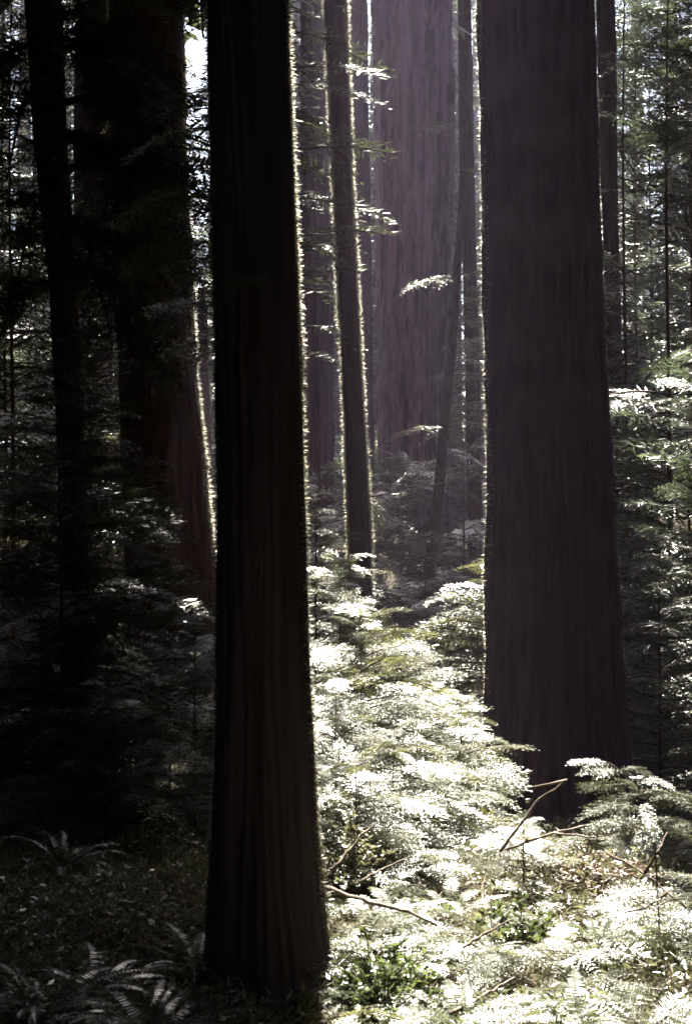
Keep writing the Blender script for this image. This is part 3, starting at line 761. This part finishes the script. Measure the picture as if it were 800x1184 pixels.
fern("dark fern before the foot of the nearest trunk", 305, 4.1, 1, .65, 1.2, GD)
fern("dark fern with glinting tips between the corner fern and the arched fern", 100, 4.6, 1, .7, 3.0, GD)
fern("shaded fern left of the nearest trunk's foot", 222, 4.9, 0, .55, 4.0, GD)
fern("dark shadowed fern at the right foot of the nearest trunk on the bottom edge", 400, 4.05, 1, .6, 5.5, GD)
fern("dim fern farther back on the shaded left ground", 70, 6.2, 2, .55, 5.5, GD)

# low leafy shrub clumps in the glare
def shrub(label, px, D, R, H, n, seed, mats, name="leafy_shrub", lw=.007):
    x = X(px, D); z = gz(x, D); rng = np.random.default_rng(seed); mb = MB()
    for k in range(n):
        a = rng.uniform(0, 2 * PI); rr = R * math.sqrt(rng.uniform()); tip = np.array([rr * math.cos(a), rr * math.sin(a), H * rng.uniform(.5, 1) * (1.1 - .5 * rr / R)])
        t = np.linspace(0, 1, 6)[:, None]
        P = tip * t + np.array([0, 0, .3 * H]) * np.sin(t * PI) * .4 + rng.normal(size=(6, 3)) * .012 * t
        tv, tq, t3 = tube(P, np.linspace(.004, .0015, 6), 3); mb.add(tv, f4=tq, m=1)
        for q in range(26):
            f = rng.uniform(.35, 1); i0 = min(int(f * 5), 4)
            p = P[i0] + (P[i0 + 1] - P[i0]) * (f * 5 - i0)
            dv = rng.normal(size=3); dv[2] = abs(dv[2]) * .3; dv /= np.linalg.norm(dv); l = rng.uniform(.015, .036)
            s = np.cross(dv, rng.normal(size=3)); s /= np.linalg.norm(s)
            mb.add(np.array([p, p + dv * l * .5 + s * lw, p + dv * l, p + dv * l * .5 - s * lw]), f3=[[0, 1, 2], [0, 2, 3]])
    o = link(name, mb.mesh(name, mats)); o.location = (x, D, z)
    return tag(o, label, "shrub")


shrub("dark rounded leafy shrub standing in the middle of the white glare", 590, 5.2, .16, .26, 40, 401, [M_FERN, M_TWIG])
shrub("small twiggy shrub patch right of the rounded shrub in the glare", 690, 4.85, .13, .18, 28, 402, [M_COVER, M_TWIG])
shrub("brown twiggy shrub under the fallen branches before the massive trunk", 690, 6.0, .34, .20, 46, 403, [M_DRY, M_TWIG], lw=.006)
shrub("olive leafy shrub at the lower right edge of the nearest trunk", 440, 4.45, .2, .34, 46, 404, [M_FERN, M_TWIG])
shrub("pale bushy shrub against the nearest trunk below the white lit hemlock", 400, 5.9, .22, .38, 50, 405, [M_COVER, M_TWIG])

# ------------------------------------------------------------------ fallen sticks
def stick(label, pts, r0, r1, mat, forks=(), seed=0, name="fallen_branch"):
    rng = np.random.default_rng(seed)
    P = np.array([[X(px, D), D, Z(py, D)] for px, py, D in pts]); o0 = P[0].copy()
    t = np.linspace(0, 1, len(P)); tt = np.linspace(0, 1, 14)
    Q = np.stack([np.interp(tt, t, P[:, c]) for c in range(3)], 1); Q[1:-1] += rng.normal(size=(12, 3)) * r0 * .22
    mb = MB(); tv, tq, t3 = tube(Q - o0, np.linspace(r0 * .6, r1 * .5, 14), 8, .14); mb.add(tv, f4=tq, f3=t3)
    for fk in forks:
        R = np.array([[X(px, D), D, Z(py, D)] for px, py, D in fk]); s = np.linspace(0, 1, 7)
        t2 = np.linspace(0, 1, len(R)); R = np.stack([np.interp(s, t2, R[:, c]) for c in range(3)], 1); R[1:] += rng.normal(size=(6, 3)) * r1 * .4
        tv, tq, t3 = tube(R - o0, np.linspace(r1 * 1.1, r1 * .45, 7), 6, .08); mb.add(tv, f4=tq, f3=t3)
    o = link(name, mb.mesh(name, [mat], True)); o.location = o0
    return tag(o, label, "branch")


stick("broken pale branch with a sharp fork standing out against the massive trunk's dark foot", [(578, 985, 5.8), (600, 955, 5.8), (622, 925, 5.8), (655, 901, 5.75)], .011, .006, M_DEAD, [[(655, 902, 5.75), (625, 908, 5.7), (597, 913, 5.65)]], 1)
stick("long thin fallen branch lying to the right before the massive trunk", [(585, 982, 5.7), (640, 963, 5.8), (690, 952, 5.9), (720, 946, 5.95)], .010, .005, M_DEAD, [[(640, 963, 5.8), (680, 968, 5.7), (722, 966, 5.7)]], 2)
stick("diagonal pale stick lying by the right edge of the nearest trunk", [(370, 1024, 5.1), (420, 1040, 5.0), (470, 1054, 4.9), (505, 1070, 4.85)], .014, .008, M_DEAD, [], 3)
stick("bent grey stick rising beside the nearest trunk above the diagonal one", [(384, 1008, 5.5), (402, 985, 5.55), (420, 962, 5.6), (438, 950, 5.65)], .012, .005, M_DEAD, [], 4)
stick("short slanting stick above the diagonal one, pointing right", [(415, 1020, 5.2), (445, 1003, 5.3), (470, 992, 5.35)], .009, .005, M_DEAD, [], 5)
stick("curved brown dead branch at the right border below the seedling", [(700, 985, 5.4), (745, 1010, 5.2), (775, 1035, 5.05), (800, 1056, 5.0)], .010, .006, M_TWIG, [[(745, 1010, 5.2), (760, 985, 5.2), (770, 962, 5.3)], [(770, 1032, 5.05), (745, 1050, 5.0), (720, 1056, 4.95)]], 6)
stick("white stick lying in the ferns near the bottom edge", [(520, 1172, 4.3), (555, 1152, 4.4), (595, 1130, 4.5)], .011, .007, M_DEAD, [], 7)
stick("short light stick right of the fern in the middle of the glare", [(535, 1095, 4.8), (560, 1080, 4.85), (590, 1063, 4.9)], .010, .005, M_DEAD, [], 8)
stick("violet grey bent dead branch in the dark undergrowth of the left side", [(175, 800, 8.0), (195, 788, 7.95), (222, 774, 7.9)], .010, .006, M_DEAD, [[(172, 801, 8.0), (195, 812, 7.9), (219, 830, 7.8)]], 9)

# ------------------------------------------------------------------ ground cover (moss, herbs, litter): nobody could count it
rng = np.random.default_rng(61)
n = 300000
ry = 2.8 + 13.0 * rng.uniform(size=n) ** 1.7; rx_ = rng.uniform(-1, 1, n) * (0.27 * ry + .5)
cl = vnoise(rx_ * 3.2 + 40, ry * 3.2, 21) * .7 + vnoise(rx_ * 9, ry * 9 + 30, 22) * .5
ok = rng.uniform(size=n) < cl * 1.5 - .25
rx_, ry, cl = rx_[ok], ry[ok], cl[ok]; n = len(rx_)
base = np.stack([rx_, ry, ground_z(rx_, ry) + rng.uniform(0, 1, n) ** 1.5 * .15 * cl], 1)
d = rng.normal(size=(n, 3)); d[:, 2] = np.abs(d[:, 2]) * .55; d /= np.linalg.norm(d, axis=1, keepdims=True)
l = rng.uniform(.010, .050, n)[:, None]; s = np.cross(d, rng.normal(size=(n, 3))); s /= np.linalg.norm(s, axis=1, keepdims=True)
w = l * (.05 + .22 * rng.uniform(size=n) ** 2.5)[:, None]
vv = np.stack([base, base + d * l * .5 + s * w, base + d * l, base + d * l * .5 - s * w], 1).reshape(-1, 3)
k = np.arange(n)[:, None] * 4
mb = MB(); mb.add(vv, f3=np.concatenate([k + np.array([[0, 1, 2]]), k + np.array([[0, 2, 3]])]))
tag(link("undergrowth", mb.mesh("undergrowth", [M_COVER])), kind="stuff")

# low conifer sprays carpeting the sunlit ground
mb = MB(); rk = np.random.default_rng(88)
for q in range(150):
    y = rk.uniform(4.1, 7.2); x = rk.uniform(-0.05, 0.24 * y + .1)
    if rk.uniform() > vnoise(np.array([x * 2.6 + 5]), np.array([y * 2.6]), 31)[0] * 1.7 - .15: continue
    a0 = rk.uniform(0, 6.28)
    for w_ in range(int(rk.integers(2, 5))):
        place_bough(mb, B_HI[int(rk.integers(3))], (x, y, gz(x, y) + rk.uniform(.02, .12)), a0 + w_ * 1.9 + rk.normal() * .4, rk.uniform(.0, .45), rk.normal() * .3, rk.uniform(.14, .32), rk)
tag(link("undergrowth_sprays", mb.mesh("undergrowth_sprays", [M_HEM, M_TWIG])), kind="stuff")

# litter: thin needles and twigs
n = 36000
ry = 2.8 + 10.0 * rng.uniform(size=n) ** 1.6; rx_ = rng.uniform(-1, 1, n) * (0.27 * ry + .5)
base = np.stack([rx_, ry, ground_z(rx_, ry) + rng.uniform(.0, .06, n)], 1)
d = rng.normal(size=(n, 3)); d[:, 2] *= .25; d /= np.linalg.norm(d, axis=1, keepdims=True); l = (rng.uniform(.03, .16, n) ** 1.2)[:, None]
s = np.cross(d, np.array([0, .3, 1.0])); s /= np.linalg.norm(s, axis=1, keepdims=True); w = rng.uniform(.0008, .0026, n)[:, None]
vv = np.stack([base - s * w, base + s * w, base + d * l + s * w * .5, base + d * l - s * w * .5], 1).reshape(-1, 3)
k = np.arange(n)[:, None] * 4
mb = MB(); mb.add(vv, f4=k + np.array([[0, 1, 2, 3]]))
tag(link("litter", mb.mesh("litter", [M_DRY])), kind="stuff")

# ------------------------------------------------------------------ haze
hz = MB()
x0, x1, y0, y1, z0, z1 = -95, 95, -75, 140, -5, 45
hv = [(x0, y0, z0), (x1, y0, z0), (x1, y1, z0), (x0, y1, z0), (x0, y0, z1), (x1, y0, z1), (x1, y1, z1), (x0, y1, z1)]
hz.add(hv, f4=[[0, 3, 2, 1], [4, 5, 6, 7], [0, 1, 5, 4], [1, 2, 6, 5], [2, 3, 7, 6], [3, 0, 4, 7]])
hm, nt, out = new_mat("haze_air")
pv = nt.nodes.new("ShaderNodeVolumePrincipled"); pv.inputs["Color"].default_value = (0.82, 0.69, 1.0, 1); pv.inputs["Density"].default_value = 0.00095
pv.inputs["Anisotropy"].default_value = 0.45
nt.links.new(pv.outputs[0], out.inputs["Volume"])
ho = link("haze", hz.mesh("haze", [hm])); tag(ho, kind="stuff")
